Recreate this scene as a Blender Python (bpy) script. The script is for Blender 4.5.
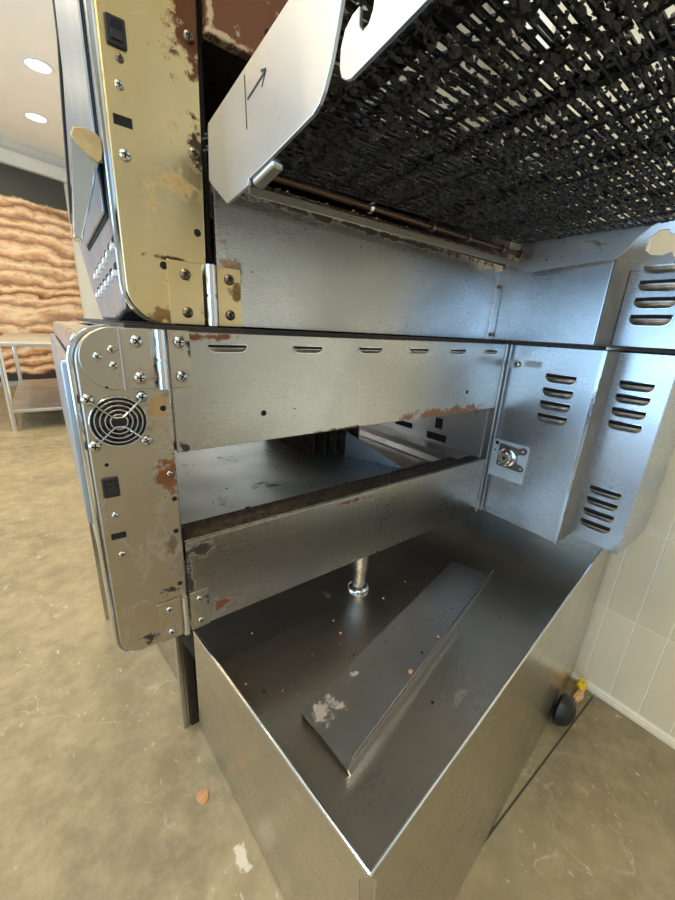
import bpy, bmesh, math, random
from mathutils import Vector, Matrix
random.seed(7)
for o in list(bpy.data.objects):
    bpy.data.objects.remove(o)
SC = bpy.context.scene
COL = SC.collection
S = 0.82            # measured units -> metres (a wall tile becomes 7.6 x 30 cm)
PI = math.pi

# ------------------------------------------------------------------ camera, world, lights, exposure
CAM = Vector((0.0948, -0.648, 0.0107))
YAW, PIT, ROL, FPX = 0.6599, -0.3119, 0.0539, 372.154
fw = Vector((math.sin(YAW)*math.cos(PIT), math.cos(YAW)*math.cos(PIT), math.sin(PIT)))
rt = Vector((math.cos(YAW), -math.sin(YAW), 0))
up = rt.cross(fw)
c_, s_ = math.cos(ROL), math.sin(ROL)
rt2 = c_*rt + s_*up
up2 = -s_*rt + c_*up
cd = bpy.data.cameras.new('camera')
cam = bpy.data.objects.new('camera', cd)
COL.objects.link(cam)
M = Matrix((rt2, up2, -fw)).transposed().to_4x4()
M.translation = CAM*S
cam.matrix_world = M
cd.sensor_fit = 'HORIZONTAL'
cd.sensor_width = 36.0
cd.lens = 36.0*FPX/675.0
cd.clip_start = 0.02
cd.clip_end = 100
SC.camera = cam

wd = bpy.data.worlds.new('world')
SC.world = wd
wd.use_nodes = True
wd.node_tree.nodes['Background'].inputs[0].default_value = (0.75, 0.87, 1.0, 1)
wd.node_tree.nodes['Background'].inputs[1].default_value = 0.8

def area(name, loc, direction, sx, sy, energy, col, shape='RECTANGLE', spread=PI):
    l = bpy.data.lights.new(name, 'AREA')
    l.shape = shape
    l.size = sx*S
    l.size_y = sy*S
    l.energy = energy
    l.color = col
    l.spread = spread
    o = bpy.data.objects.new(name, l)
    COL.objects.link(o)
    o.location = Vector(loc)*S
    o.rotation_euler = Vector(direction).to_track_quat('-Z', 'Z').to_euler()
    return o

# daylight coming in through the shop windows of the left wall
area('window_daylight', (-3.86, -2.1, 0.35), (1, 0, 0), 2.6, 2.9, 74, (0.36, 0.65, 1.0))
area('window_daylight', (-3.86, 1.5, 0.35), (1, 0, 0), 2.6, 2.9, 84, (0.36, 0.65, 1.0))
area('window_daylight', (-3.86, 5.1, 0.35), (1, 0, 0), 2.6, 2.9, 50, (0.80, 0.89, 1.0))

VS = SC.view_settings
VS.view_transform = 'Standard'
VS.look = 'None'
VS.gamma = 1.0
VS.use_curve_mapping = False
VS.exposure = 0.0

# ------------------------------------------------------------------ materials
def newmat(name):
    m = bpy.data.materials.new(name)
    m.use_nodes = True
    nt = m.node_tree
    return m, nt, nt.nodes['Principled BSDF']

def N(nt, typ, **kw):
    n = nt.nodes.new(typ)
    for k, v in kw.items():
        setattr(n, k, v)
    return n

def ramp(nt, src, stops, interp='LINEAR'):
    r = N(nt, 'ShaderNodeValToRGB')
    r.color_ramp.interpolation = interp
    els = r.color_ramp.elements
    while len(els) < len(stops):
        els.new(0.5)
    for e, (p, c) in zip(els, stops):
        e.position = p
        e.color = c if len(c) == 4 else (*c, 1)
    nt.links.new(src, r.inputs[0])
    return r.outputs[0]

def g(v):
    return (v, v, v, 1)

def noise(nt, vec, scale, detail=4, rough=0.55, stretch=None, dist=0.0):
    if stretch:
        mp = N(nt, 'ShaderNodeMapping')
        mp.inputs['Scale'].default_value = stretch
        nt.links.new(vec, mp.inputs[0])
        vec = mp.outputs[0]
    n = N(nt, 'ShaderNodeTexNoise')
    n.inputs['Scale'].default_value = scale
    n.inputs['Detail'].default_value = detail
    n.inputs['Roughness'].default_value = rough
    n.inputs['Distortion'].default_value = dist
    nt.links.new(vec, n.inputs['Vector'])
    return n.outputs['Fac']

def mixc(nt, fac, a, b):
    m = N(nt, 'ShaderNodeMix', data_type='RGBA')
    if isinstance(fac, (int, float)):
        m.inputs[0].default_value = fac
    else:
        nt.links.new(fac, m.inputs[0])
    for i, v in ((6, a), (7, b)):
        if isinstance(v, (tuple, list)):
            m.inputs[i].default_value = v if len(v) == 4 else (*v, 1)
        else:
            nt.links.new(v, m.inputs[i])
    return m.outputs[2]

def mth(nt, op, a, b=None, clamp=False):
    m = N(nt, 'ShaderNodeMath', operation=op)
    m.use_clamp = clamp
    for i, v in enumerate((a, b)):
        if v is None:
            continue
        if isinstance(v, (int, float)):
            m.inputs[i].default_value = v
        else:
            nt.links.new(v, m.inputs[i])
    return m.outputs[0]

def steel(name, base=(0.62, 0.61, 0.59), rough=0.3, brush=(1, 1, 40), bump=0.04, stain=0.0,
          stain_col=(0.10, 0.05, 0.02), speck=0.0, patches=(), blotch=0.25, tint=None, tint_amt=0.0, org=(0, 0, 0)):
    """brushed stainless sheet: grain, smudges, baked-on stains, black specks; patches = (centre, radius, colour, strength)"""
    m, nt, b = newmat(name)
    L = nt.links
    tc = N(nt, 'ShaderNodeTexCoord')
    vec = tc.outputs['Object']
    fine = noise(nt, vec, 30, 3, 0.6, brush)
    smud = noise(nt, vec, 5, 2, 0.5, None, 0.4)
    col = mixc(nt, ramp(nt, smud, [(0.3, g(0)), (0.7, g(1))]), base, tuple(c*(1-blotch) for c in base))
    if tint:
        tn = noise(nt, vec, 4.5, 4, 0.55)
        col = mixc(nt, mth(nt, 'MULTIPLY', ramp(nt, tn, [(0.35, g(0)), (0.62, g(1))]), tint_amt), col, tint)
    r = mth(nt, 'ADD', mth(nt, 'MULTIPLY', mth(nt, 'SUBTRACT', fine, 0.5), 0.22), rough)
    r = mth(nt, 'ADD', r, mth(nt, 'MULTIPLY', mth(nt, 'SUBTRACT', smud, 0.5), 0.20))
    metal = None
    masks = []
    if stain > 0:
        sn = noise(nt, vec, 16, 8, 0.72, None, 0.4)
        masks.append((ramp(nt, sn, [(0.66-0.20*stain, g(0)), (0.74-0.16*stain, g(1))]), stain_col))
    if speck > 0:
        v = N(nt, 'ShaderNodeTexVoronoi')
        v.inputs['Scale'].default_value = 52
        L.new(vec, v.inputs['Vector'])
        wn = N(nt, 'ShaderNodeTexWhiteNoise')
        L.new(v.outputs['Position'], wn.inputs['Vector'])
        keep = mth(nt, 'LESS_THAN', wn.outputs['Value'], speck)
        rad = mth(nt, 'MULTIPLY', wn.outputs['Value'], 0.35)
        dot = mth(nt, 'LESS_THAN', v.outputs['Distance'], mth(nt, 'ADD', rad, 0.035))
        masks.append((mth(nt, 'MULTIPLY', keep, dot), (0.02, 0.014, 0.01)))
    for cen, rad, pc, st in patches:
        d = N(nt, 'ShaderNodeVectorMath', operation='SUBTRACT')
        L.new(vec, d.inputs[0])
        d.inputs[1].default_value = [(q-w)*S for q, w in zip(cen, org)]
        sc = N(nt, 'ShaderNodeVectorMath', operation='DIVIDE')
        L.new(d.outputs[0], sc.inputs[0])
        sc.inputs[1].default_value = [q*S for q in (rad if isinstance(rad, tuple) else (rad,)*3)]
        ln = N(nt, 'ShaderNodeVectorMath', operation='LENGTH')
        L.new(sc.outputs[0], ln.inputs[0])
        pn = noise(nt, vec, 42, 9, 0.72)
        val = mth(nt, 'SUBTRACT', mth(nt, 'ADD', st, mth(nt, 'MULTIPLY', mth(nt, 'SUBTRACT', pn, 0.5), 4.2)), ln.outputs['Value'])
        masks.append((mth(nt, 'MULTIPLY', ramp(nt, val, [(0.0, g(0)), (0.35, g(1))]), 0.95), pc))
    tot = None
    for mk, mc in masks:
        col = mixc(nt, mk, col, mc)
        tot = mk if tot is None else mth(nt, 'MAXIMUM', tot, mk)
    if tot is not None:
        L.new(mth(nt, 'SUBTRACT', 1.0, mth(nt, 'MULTIPLY', tot, 0.97)), b.inputs['Metallic'])
        r = mth(nt, 'ADD', r, mth(nt, 'MULTIPLY', tot, 0.35), True)
        L.new(mth(nt, 'SUBTRACT', 0.5, mth(nt, 'MULTIPLY', tot, 0.42)), b.inputs['Specular IOR Level'])
    else:
        b.inputs['Metallic'].default_value = 1.0
    L.new(col, b.inputs['Base Color'])
    L.new(r, b.inputs['Roughness'])
    bp = N(nt, 'ShaderNodeBump')
    bp.inputs['Strength'].default_value = bump
    bp.inputs['Distance'].default_value = 0.002
    wavy = noise(nt, vec, 3.0, 2, 0.5)
    L.new(mth(nt, 'ADD', fine, mth(nt, 'MULTIPLY', wavy, 2.0)), bp.inputs['Height'])
    L.new(bp.outputs[0], b.inputs['Normal'])
    return m

def plain(name, col, rough=0.6, metal=0.0, var=0.2, scale=20, bump=0.0, spec=0.5):
    m, nt, b = newmat(name)
    tc = N(nt, 'ShaderNodeTexCoord')
    n = noise(nt, tc.outputs['Object'], scale, 6, 0.6)
    c = mixc(nt, ramp(nt, n, [(0.3, g(0)), (0.7, g(1))]), tuple(min(1, q*(1+var)) for q in col), tuple(q*(1-var) for q in col))
    nt.links.new(c, b.inputs['Base Color'])
    b.inputs['Roughness'].default_value = rough
    b.inputs['Metallic'].default_value = metal
    b.inputs['Specular IOR Level'].default_value = spec
    if bump:
        bp = N(nt, 'ShaderNodeBump')
        bp.inputs['Strength'].default_value = bump
        bp.inputs['Distance'].default_value = 0.004
        nt.links.new(n, bp.inputs['Height'])
        nt.links.new(bp.outputs[0], b.inputs['Normal'])
    return m

def emit(name, col, strength):
    m, nt, b = newmat(name)
    b.inputs['Base Color'].default_value = (*col, 1)
    b.inputs['Emission Color'].default_value = (*col, 1)
    b.inputs['Emission Strength'].default_value = strength
    return m

RUST = (0.16, 0.055, 0.018)
BURN_SHADE = (0.025, 0.014, 0.008)
MT = {}
MT['steel'] = steel('brushed steel', (0.60, 0.585, 0.56), 0.30, (1, 1, 40), 0.05, 0, speck=0.03)
LO, UO = (0.122, 0, -0.585), (0.2, 0.042, 0.004)     # origins of the two ovens, for stains that sit at one spot
MT['steel_h'] = steel('brushed steel end panel', (0.56, 0.535, 0.49), 0.29, (2, 2, 45), 0.05, 0, speck=0.16, org=LO,
                      patches=(((0.98, 0, -0.200), (0.20, 0.1, 0.020), (0.30, 0.15, 0.07), 0.9), ((0.30, 0, -0.012), (0.12, .1, .010), RUST, 0.6), ((0.62, 0, -0.205), (0.12, .1, .006), RUST, 0.7), ((0.262, 0, -0.20), (0.015, .1, .02), BURN_SHADE, 0.6)))
MT['steel_bar'] = steel('brushed steel lower bar', (0.56, 0.53, 0.48), 0.28, (2, 2, 45), 0.05, 0, speck=0.10, org=LO,
                        patches=(((0.27, 0, -0.405), (0.05, 0.1, 0.018), BURN_SHADE, 0.85), ((0.31, 0, -0.55), (0.035, .1, .035), RUST, 0.6), ((0.252, 0, -0.47), (0.01, .1, .08), BURN_SHADE, 0.7), ((0.66, 0, -0.398), (0.10, .1, .008), RUST, 0.6)))
MT['steel_ctrl'] = steel('grimy control panel steel', (0.58, 0.52, 0.43), 0.36, (2, 2, 30), 0.05, 0.62, stain_col=(0.24, 0.17, 0.10), speck=0.30, org=LO,
                         patches=(((0.229, 0, -0.243), (0.022, 0.05, 0.042), (0.17, 0.06, 0.015), 1.0), ((0.226, 0, -0.125), (0.022, .1, .03), (0.38, 0.25, 0.11), 0.8), ((0.225, 0, -0.40), (0.020, .1, .09), (0.14, 0.10, 0.06), 0.6), ((0.215, 0, -0.475), (0.028, .1, .018), BURN_SHADE, 0.6), ((0.165, 0, -0.560), (0.04, .1, .022), BURN_SHADE, 0.5), ((0.23, 0, -0.06), (0.014, .1, .05), BURN_SHADE, 0.5)))
MT['steel_gold'] = steel('heat-tinted control panel steel', (0.80, 0.59, 0.28), 0.33, (3, 3, 40), 0.12, 0.5, stain_col=(0.46, 0.30, 0.11), speck=0.16, tint=(0.82, 0.68, 0.42), tint_amt=0.7, org=UO,  # gold is heat tint plus warm reflected light put into the colour
                         patches=(((0.327, 0.04, 0.44), (0.045, 0.1, 0.10), (0.10, 0.028, 0.012), 1.0), ((0.330, 0.04, 0.26), (0.018, .1, .045), BURN_SHADE, 0.95), ((0.327, 0.04, 0.05), (0.016, 0.1, 0.06), BURN_SHADE, 0.9), ((0.30, 0.04, 0.008), (0.05, .1, .014), BURN_SHADE, 0.95), ((0.27, 0.04, 0.105), (0.04, .1, .006), BURN_SHADE, 0.8), ((0.25, 0.04, 0.02), (0.035, .1, .02), (0.25, 0.14, 0.05), 0.6)))
MT['steel_upper'] = steel('grey brushed steel upper bar', (0.54, 0.53, 0.51), 0.29, (2, 2, 45), 0.05, 0.0, speck=0.16, org=UO,
                          patches=(((0.75, 0.06, 0.222), (0.60, 0.1, 0.010), BURN_SHADE, 0.8), ((0.37, 0.05, 0.08), (0.03, .1, .10), (0.35, 0.2, 0.1), 0.5)))  # dark line: shade under the ledge painted along the bar's top
MT['steel_blue'] = steel('clean brushed steel housing', (0.58, 0.61, 0.64), 0.29, (2, 2, 45), 0.03, 0, speck=0.015, blotch=0.12)
MT['steel_bright'] = steel('bright conveyor rail steel', (0.62, 0.645, 0.66), 0.33, (2, 2, 45), 0.04, 0, speck=0.02, blotch=0.12)
MT['steel_tray'] = steel('dull stand steel', (0.64, 0.60, 0.54), 0.33, (2, 30, 30), 0.04, 0.12, stain_col=(0.10, 0.08, 0.06), speck=0.10, blotch=0.3)
MT['steel_table'] = steel('work table steel', (0.62, 0.61, 0.58), 0.48, (2, 30, 2), 0.03)
MT['steel_toned'] = plain('toned-down folded steel', (0.25, 0.22, 0.18), 0.6, 0.35, 0.15)  # darker copy of the housing steel, its reflected tone put into the colour
MT['joint'] = plain('dark floor joint', (0.06, 0.048, 0.03), 0.8)
MT['steel_side'] = steel('stand side steel', (0.56, 0.54, 0.48), 0.26, (2, 2, 40), 0.03, 0, speck=0.01, blotch=0.15)
MT['steel_sheet'] = steel('loose sheet steel', (0.56, 0.56, 0.57), 0.36, (30, 2, 30), 0.05, 0.05, speck=0.08, blotch=0.3,
                          patches=(((-0.325, -0.045, 0.02), (0.045, 0.028, 0.1), (0.36, 0.355, 0.35), 0.75), ((-0.22, -0.01, 0.02), (0.02, 0.012, 0.1), (0.36, 0.355, 0.35), 0.45)))
MT['steel_dark'] = steel('heat-darkened oven floor steel', (0.42, 0.49, 0.58), 0.40, (30, 2, 30), 0.08, 0.30, stain_col=(0.03, 0.025, 0.02), speck=0.35, blotch=0.4)  # blue of reflected window light is put into the base colour
MT['steel_inner'] = steel('oven cavity steel', (0.55, 0.54, 0.52), 0.42, (2, 30, 2), 0.05, 0.12, stain_col=(0.08, 0.06, 0.04), speck=0.3)
MT['burnt'] = plain('burnt residue', (0.045, 0.030, 0.020), 0.85, 0, 0.7, 60, 0.6)
MT['burnt_panel'] = steel('scorched upper panel', (0.52, 0.48, 0.40), 0.42, (2, 2, 20), 0.10, 0.2, stain_col=(0.06, 0.04, 0.03), speck=0.2, blotch=0.4, org=UO,
                           patches=(((0.38, 0.05, 0.52), (0.30, 0.2, 0.30), (0.17, 0.065, 0.03), 1.0), ((0.37, 0.05, 0.422), (0.05, .1, .006), (0.6, 0.46, 0.28), 0.8), ((0.355, 0.05, 0.45), (0.006, .1, .05), (0.6, 0.46, 0.28), 0.8)))
MT['ledge'] = steel('greasy ledge steel', (0.42, 0.38, 0.31), 0.42, (2, 2, 20), 0.1, 0.22, speck=0.3)
MT['rod'] = steel('brown baked rod steel', (0.16, 0.10, 0.06), 0.45, (2, 20, 20), 0.1, 0.3, speck=0.2)
MT['wire'] = plain('carbonised belt wire', (0.03, 0.03, 0.03), 0.25, 0.7, 0.4, 60, 0.5)
MT['carbon'] = plain('baked-on carbon', (0.012, 0.011, 0.010), 0.45, 0, 0.5, 80, 0.8)
MT['black'] = plain('black plastic', (0.015, 0.015, 0.016), 0.35, 0, 0.2)
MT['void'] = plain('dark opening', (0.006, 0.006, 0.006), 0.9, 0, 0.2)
MT['dark_fill'] = plain('dark gap fill', (0.02, 0.014, 0.010), 0.6, 0, 0.4, 40)
MT['rubber'] = plain('black rubber', (0.012, 0.014, 0.013), 0.4, 0, 0.2)
MT['screw'] = steel('screw steel', (0.70, 0.68, 0.64), 0.22, (1, 1, 1), 0.02)
MT['screw_d'] = steel('grimy screw steel', (0.25, 0.20, 0.15), 0.4, (1, 1, 1), 0.02)
MT['chrome'] = steel('polished steel', (0.75, 0.76, 0.77), 0.14, (2, 2, 20), 0.02, blotch=0.15)
MT['front'] = steel('polished oven front', (0.46, 0.52, 0.58), 0.34, (2, 20, 2), 0.08, blotch=0.35)
MT['tan'] = plain('tan handle end', (0.50, 0.36, 0.17), 0.45, 0, 0.25, 40)
MT['ink'] = plain('black marker ink', (0.01, 0.012, 0.015), 0.5)
MT['crumb_dark'] = plain('burnt crumb', (0.02, 0.013, 0.008), 0.8, 0, 0.4, 200)
MT['crumb_tan'] = plain('toasted crumb', (0.55, 0.34, 0.16), 0.8, 0, 0.3, 200)
MT['chip'] = plain('orange-brown chip', (0.42, 0.22, 0.10), 0.7, 0, 0.2, 100)
MT['zinc'] = plain('zinc plate', (0.50, 0.56, 0.58), 0.5, 0.25, 0.08)
MT['bronze'] = plain('dull bronze flange', (0.13, 0.115, 0.09), 0.5, 0.4, 0.25)
MT['sticker'] = plain('white sticker', (0.62, 0.66, 0.68), 0.5, 0, 0.05)
MT['white'] = plain('white paint', (0.78, 0.80, 0.78), 0.6, 0, 0.03, 4)
MT['cream'] = plain('cream skirting', (0.74, 0.68, 0.52), 0.5, 0, 0.05)
MT['grey'] = plain('grey skirting', (0.35, 0.36, 0.36), 0.6, 0, 0.05)
MT['ceiling'] = plain('ceiling paint', (0.90, 0.86, 0.78), 0.8, 0, 0.03, 2)
MT['roomwall'] = plain('shop wall paint', (0.62, 0.58, 0.50), 0.75, 0, 0.06, 2)
MT['lens'] = emit('lit downlight lens', (1.0, 0.93, 0.80), 6)
MT['yellow'] = plain('yellow wrapper', (0.80, 0.52, 0.03), 0.5, 0, 0.2, 60)
MT['peach'] = plain('peach wrapper', (0.72, 0.42, 0.22), 0.5, 0, 0.3, 120)

def concrete():
    m, nt, b = newmat('polished concrete floor')
    L = nt.links
    tc = N(nt, 'ShaderNodeTexCoord')
    vec = tc.outputs['Object']
    big = noise(nt, vec, 1.6, 6, 0.6)
    mid = noise(nt, vec, 9, 8, 0.65)
    col = ramp(nt, big, [(0.32, (0.17, 0.14, 0.08)), (0.68, (0.31, 0.255, 0.145))])
    col = mixc(nt, mth(nt, 'MULTIPLY', ramp(nt, noise(nt, vec, 14, 8, 0.68), [(0.42, g(0)), (0.66, g(1))]), 0.5), col, (0.40, 0.335, 0.205))
    col = mixc(nt, mth(nt, 'MULTIPLY', ramp(nt, noise(nt, vec, 5, 8, 0.7), [(0.28, g(1)), (0.45, g(0))]), 0.6), col, (0.13, 0.105, 0.06))
    # pale chips
    chip = ramp(nt, noise(nt, vec, 48, 4, 0.6, (1, 0.6, 1)), [(0.64, g(0)), (0.69, g(1))])
    zone = ramp(nt, noise(nt, vec, 2.2, 3, 0.5), [(0.40, g(0)), (0.58, g(1))])
    col = mixc(nt, mth(nt, 'MULTIPLY', mth(nt, 'MULTIPLY', chip, zone), 0.7), col, (0.60, 0.56, 0.45))
    # thin pale scratches: edges of large warped voronoi cells
    wv = N(nt, 'ShaderNodeVectorMath', operation='ADD')
    nn = N(nt, 'ShaderNodeTexNoise')
    nn.inputs['Scale'].default_value = 2.5
    nn.inputs['Detail'].default_value = 5
    L.new(vec, nn.inputs['Vector'])
    L.new(vec, wv.inputs[0])
    L.new(nn.outputs['Color'], wv.inputs[1])
    vo = N(nt, 'ShaderNodeTexVoronoi', feature='DISTANCE_TO_EDGE')
    vo.inputs['Scale'].default_value = 1.7
    L.new(wv.outputs[0], vo.inputs['Vector'])
    crack = ramp(nt, vo.outputs['Distance'], [(0.002, g(1)), (0.006, g(0))])
    brk = ramp(nt, noise(nt, vec, 6, 4, 0.6), [(0.5, g(0)), (0.6, g(1))])
    col = mixc(nt, mth(nt, 'MULTIPLY', mth(nt, 'MULTIPLY', crack, brk), 0.4), col, (0.62, 0.58, 0.48))
    # one white paint drip near the stand
    d = N(nt, 'ShaderNodeVectorMath', operation='SUBTRACT')
    L.new(vec, d.inputs[0])
    d.inputs[1].default_value = (0.315*S, -0.035*S, 0)
    sc = N(nt, 'ShaderNodeVectorMath', operation='DIVIDE')
    L.new(d.outputs[0], sc.inputs[0])
    sc.inputs[1].default_value = (0.022*S, 0.05*S, 1)
    ln = N(nt, 'ShaderNodeVectorMath', operation='LENGTH')
    L.new(sc.outputs[0], ln.inputs[0])
    val = mth(nt, 'SUBTRACT', mth(nt, 'ADD', 0.75, mth(nt, 'MULTIPLY', mth(nt, 'SUBTRACT', noise(nt, vec, 40, 6, 0.7), 0.5), 3.0)), ln.outputs['Value'])
    col = mixc(nt, mth(nt, 'MULTIPLY', ramp(nt, val, [(0, g(0)), (0.25, g(1))]), 0.65), col, (0.66, 0.62, 0.52))
    L.new(col, b.inputs['Base Color'])
    L.new(ramp(nt, mid, [(0.3, g(0.42)), (0.7, g(0.62))]), b.inputs['Roughness'])
    bp = N(nt, 'ShaderNodeBump')
    bp.inputs['Strength'].default_value = 0.25
    bp.inputs['Distance'].default_value = 0.004
    L.new(mid, bp.inputs['Height'])
    L.new(bp.outputs[0], b.inputs['Normal'])
    return m
MT['floor'] = concrete()

def tilemat():
    m, nt, b = newmat('cream glazed tile')
    tc = N(nt, 'ShaderNodeTexCoord')
    info = N(nt, 'ShaderNodeObjectInfo')
    n = noise(nt, tc.outputs['Object'], 6, 4, 0.5)
    c = mixc(nt, n, (0.80, 0.70, 0.50), (0.70, 0.60, 0.41))
    c = mixc(nt, mth(nt, 'MULTIPLY', info.outputs['Random'], 0.35), c, (0.60, 0.50, 0.32))
    nt.links.new(c, b.inputs['Base Color'])
    b.inputs['Roughness'].default_value = 0.28
    return m
MT['tile'] = tilemat()
MT['grout'] = plain('pale grout', (0.86, 0.82, 0.70), 0.85, 0, 0.05, 30)

def tilewallmat():
    """far continuation of the tiled wall, too far off to build tile by tile"""
    m, nt, b = newmat('tiled wall')
    tc = N(nt, 'ShaderNodeTexCoord')
    mp = N(nt, 'ShaderNodeMapping')
    mp.inputs['Rotation'].default_value = (0, PI/2, PI/2)
    nt.links.new(tc.outputs['Object'], mp.inputs[0])
    b.inputs['Base Color'].default_value = (0.66, 0.62, 0.52, 1)
    b.inputs['Roughness'].default_value = 0.6
    return m

def muralmat():
    m, nt, b = newmat('printed flatbread mural')
    L = nt.links
    tc = N(nt, 'ShaderNodeTexCoord')
    vec = tc.outputs['Object']
    sep = N(nt, 'ShaderNodeSeparateXYZ')
    L.new(vec, sep.inputs[0])
    z = sep.outputs['Z']
    wob = noise(nt, vec, 1.3, 4, 0.55, (0.5, 0.5, 1.0))
    wob2 = noise(nt, vec, 3.5, 5, 0.6, (0.6, 0.6, 1.3))
    zz = mth(nt, 'ADD', mth(nt, 'ADD', mth(nt, 'MULTIPLY', z, 5.6), mth(nt, 'MULTIPLY', wob, 3.6)), mth(nt, 'MULTIPLY', wob2, 1.5))
    fr = mth(nt, 'FRACT', zz)
    cell = mth(nt, 'FLOOR', zz)
    wn = N(nt, 'ShaderNodeTexWhiteNoise', noise_dimensions='1D')
    L.new(cell, wn.inputs['W'])
    layer = ramp(nt, fr, [(0.0, (0.06, 0.02, 0.008)), (0.10, (0.22, 0.08, 0.03)), (0.32, (0.62, 0.33, 0.15)), (0.62, (0.90, 0.74, 0.52)), (0.88, (0.62, 0.36, 0.18)), (1.0, (0.28, 0.11, 0.05))])
    layer = mixc(nt, mth(nt, 'MULTIPLY', wn.outputs['Value'], 0.35), layer, (0.86, 0.70, 0.52))
    spots = ramp(nt, noise(nt, vec, 9, 7, 0.7, (1, 1, 1.6)), [(0.50, g(0)), (0.66, g(1))])
    layer = mixc(nt, mth(nt, 'MULTIPLY', spots, 0.6), layer, (0.36, 0.13, 0.05))
    topn = mth(nt, 'ADD', z, mth(nt, 'MULTIPLY', wob2, 0.25))
    top = ramp(nt, mth(nt, 'SUBTRACT', topn, 2.12*S), [(0, g(0)), (0.03, g(1))])
    bot = ramp(nt, mth(nt, 'SUBTRACT', -0.95*S, topn), [(0.0, g(0)), (0.03, g(1))])
    col = mixc(nt, top, layer, (0.055, 0.06, 0.06))
    col = mixc(nt, bot, col, (0.03, 0.03, 0.028))
    L.new(col, b.inputs['Base Color'])
    b.inputs['Roughness'].default_value = 0.45
    return m
MT['mural'] = muralmat()

# ------------------------------------------------------------------ mesh helpers
WPOS = {}
class MB:
    def __init__(s):
        s.v, s.f, s.m = [], [], []
    def add(s, vs, fs, mi=0):
        o = len(s.v)
        s.v += [tuple(p) for p in vs]
        for f in fs:
            s.f.append([i+o for i in f])
            s.m.append(mi)
        return s
    def box(s, a, b, mi=0):
        (x0, y0, z0), (x1, y1, z1) = a, b
        vs = [(x0, y0, z0), (x1, y0, z0), (x1, y1, z0), (x0, y1, z0), (x0, y0, z1), (x1, y0, z1), (x1, y1, z1), (x0, y1, z1)]
        return s.add(vs, [(0, 3, 2, 1), (4, 5, 6, 7), (0, 1, 5, 4), (1, 2, 6, 5), (2, 3, 7, 6), (3, 0, 4, 7)], mi)
    def hexa(s, vs, mi=0):
        return s.add(vs, [(0, 3, 2, 1), (4, 5, 6, 7), (0, 1, 5, 4), (1, 2, 6, 5), (2, 3, 7, 6), (3, 0, 4, 7)], mi)
    def prism(s, poly, fn0, fn1, mi=0):
        """poly of 2d points; fn0/fn1 map (a,b) to 3d for the two caps"""
        n = len(poly)
        vs = [fn0(*p) for p in poly]+[fn1(*p) for p in poly]
        fs = [list(range(n-1, -1, -1)), list(range(n, 2*n))]
        fs += [(i, (i+1) % n, n+(i+1) % n, n+i) for i in range(n)]
        return s.add(vs, fs, mi)
    def px(s, poly, x0, x1, mi=0):   # (y,z) outline
        return s.prism(poly, lambda a, b: (x0, a, b), lambda a, b: (x1, a, b), mi)
    def py(s, poly, y0, y1, mi=0):   # (x,z) outline
        return s.prism(poly, lambda a, b: (a, y0, b), lambda a, b: (a, y1, b), mi)
    def pz(s, poly, z0, z1, mi=0):
        return s.prism(poly, lambda a, b: (a, b, z0), lambda a, b: (a, b, z1), mi)
    def cyl(s, p0, p1, r0, r1=None, n=16, mi=0, caps=True):
        p0, p1 = Vector(p0), Vector(p1)
        r1 = r0 if r1 is None else r1
        d = (p1-p0).normalized()
        a = d.orthogonal().normalized()
        b = d.cross(a)
        vs = []
        for p, r in ((p0, r0), (p1, r1)):
            vs += [p+r*(math.cos(2*PI*i/n)*a+math.sin(2*PI*i/n)*b) for i in range(n)]
        fs = [(i, (i+1) % n, n+(i+1) % n, n+i) for i in range(n)]
        if caps:
            fs += [list(range(n-1, -1, -1)), list(range(n, 2*n))]
        return s.add(vs, fs, mi)
    def tube(s, pts, r, n=8, mi=0, closed=False):
        pts = [Vector(p) for p in pts]
        m = len(pts)
        vs, fs = [], []
        prev = None
        for i, p in enumerate(pts):
            if closed:
                t = (pts[(i+1) % m]-pts[i-1]).normalized()
            else:
                t = (pts[min(i+1, m-1)]-pts[max(i-1, 0)]).normalized()
            a = t.orthogonal().normalized() if prev is None else (prev-t*prev.dot(t)).normalized()
            prev = a
            b = t.cross(a)
            vs += [p+r*(math.cos(2*PI*k/n)*a+math.sin(2*PI*k/n)*b) for k in range(n)]
        for i in range(m if closed else m-1):
            j = (i+1) % m
            fs += [(i*n+k, i*n+(k+1) % n, j*n+(k+1) % n, j*n+k) for k in range(n)]
        if not closed:
            fs += [list(range(n-1, -1, -1)), list(range((m-1)*n, m*n))]
        return s.add(vs, fs, mi)
    def lathe(s, o, axis, prof, n=20, mi=0):
        o, d = Vector(o), Vector(axis).normalized()
        a = d.orthogonal().normalized()
        b = d.cross(a)
        vs, fs = [], []
        for r, h in prof:
            vs += [o+d*h+r*(math.cos(2*PI*i/n)*a+math.sin(2*PI*i/n)*b) for i in range(n)]
        for k in range(len(prof)-1):
            fs += [(k*n+i, k*n+(i+1) % n, (k+1)*n+(i+1) % n, (k+1)*n+i) for i in range(n)]
        fs += [list(range(n-1, -1, -1)), list(range((len(prof)-1)*n, len(prof)*n))]
        return s.add(vs, fs, mi)
    def mesh(s, name, mats, smooth=False, base=(0, 0, 0)):
        me = bpy.data.meshes.new(name)
        bs = Vector(base)
        me.from_pydata([tuple((Vector(p)-bs)*S) for p in s.v], [], s.f)
        for mt in (mats if isinstance(mats, (list, tuple)) else [mats]):
            me.materials.append(MT[mt] if isinstance(mt, str) else mt)
        me.polygons.foreach_set('material_index', s.m)
        bm = bmesh.new()
        bm.from_mesh(me)
        bmesh.ops.recalc_face_normals(bm, faces=bm.faces[:])
        bm.to_mesh(me)
        bm.free()
        if smooth:
            me.polygons.foreach_set('use_smooth', [True]*len(me.polygons))
            me.set_sharp_from_angle(angle=math.radians(40))
        me.update()
        return me
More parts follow.
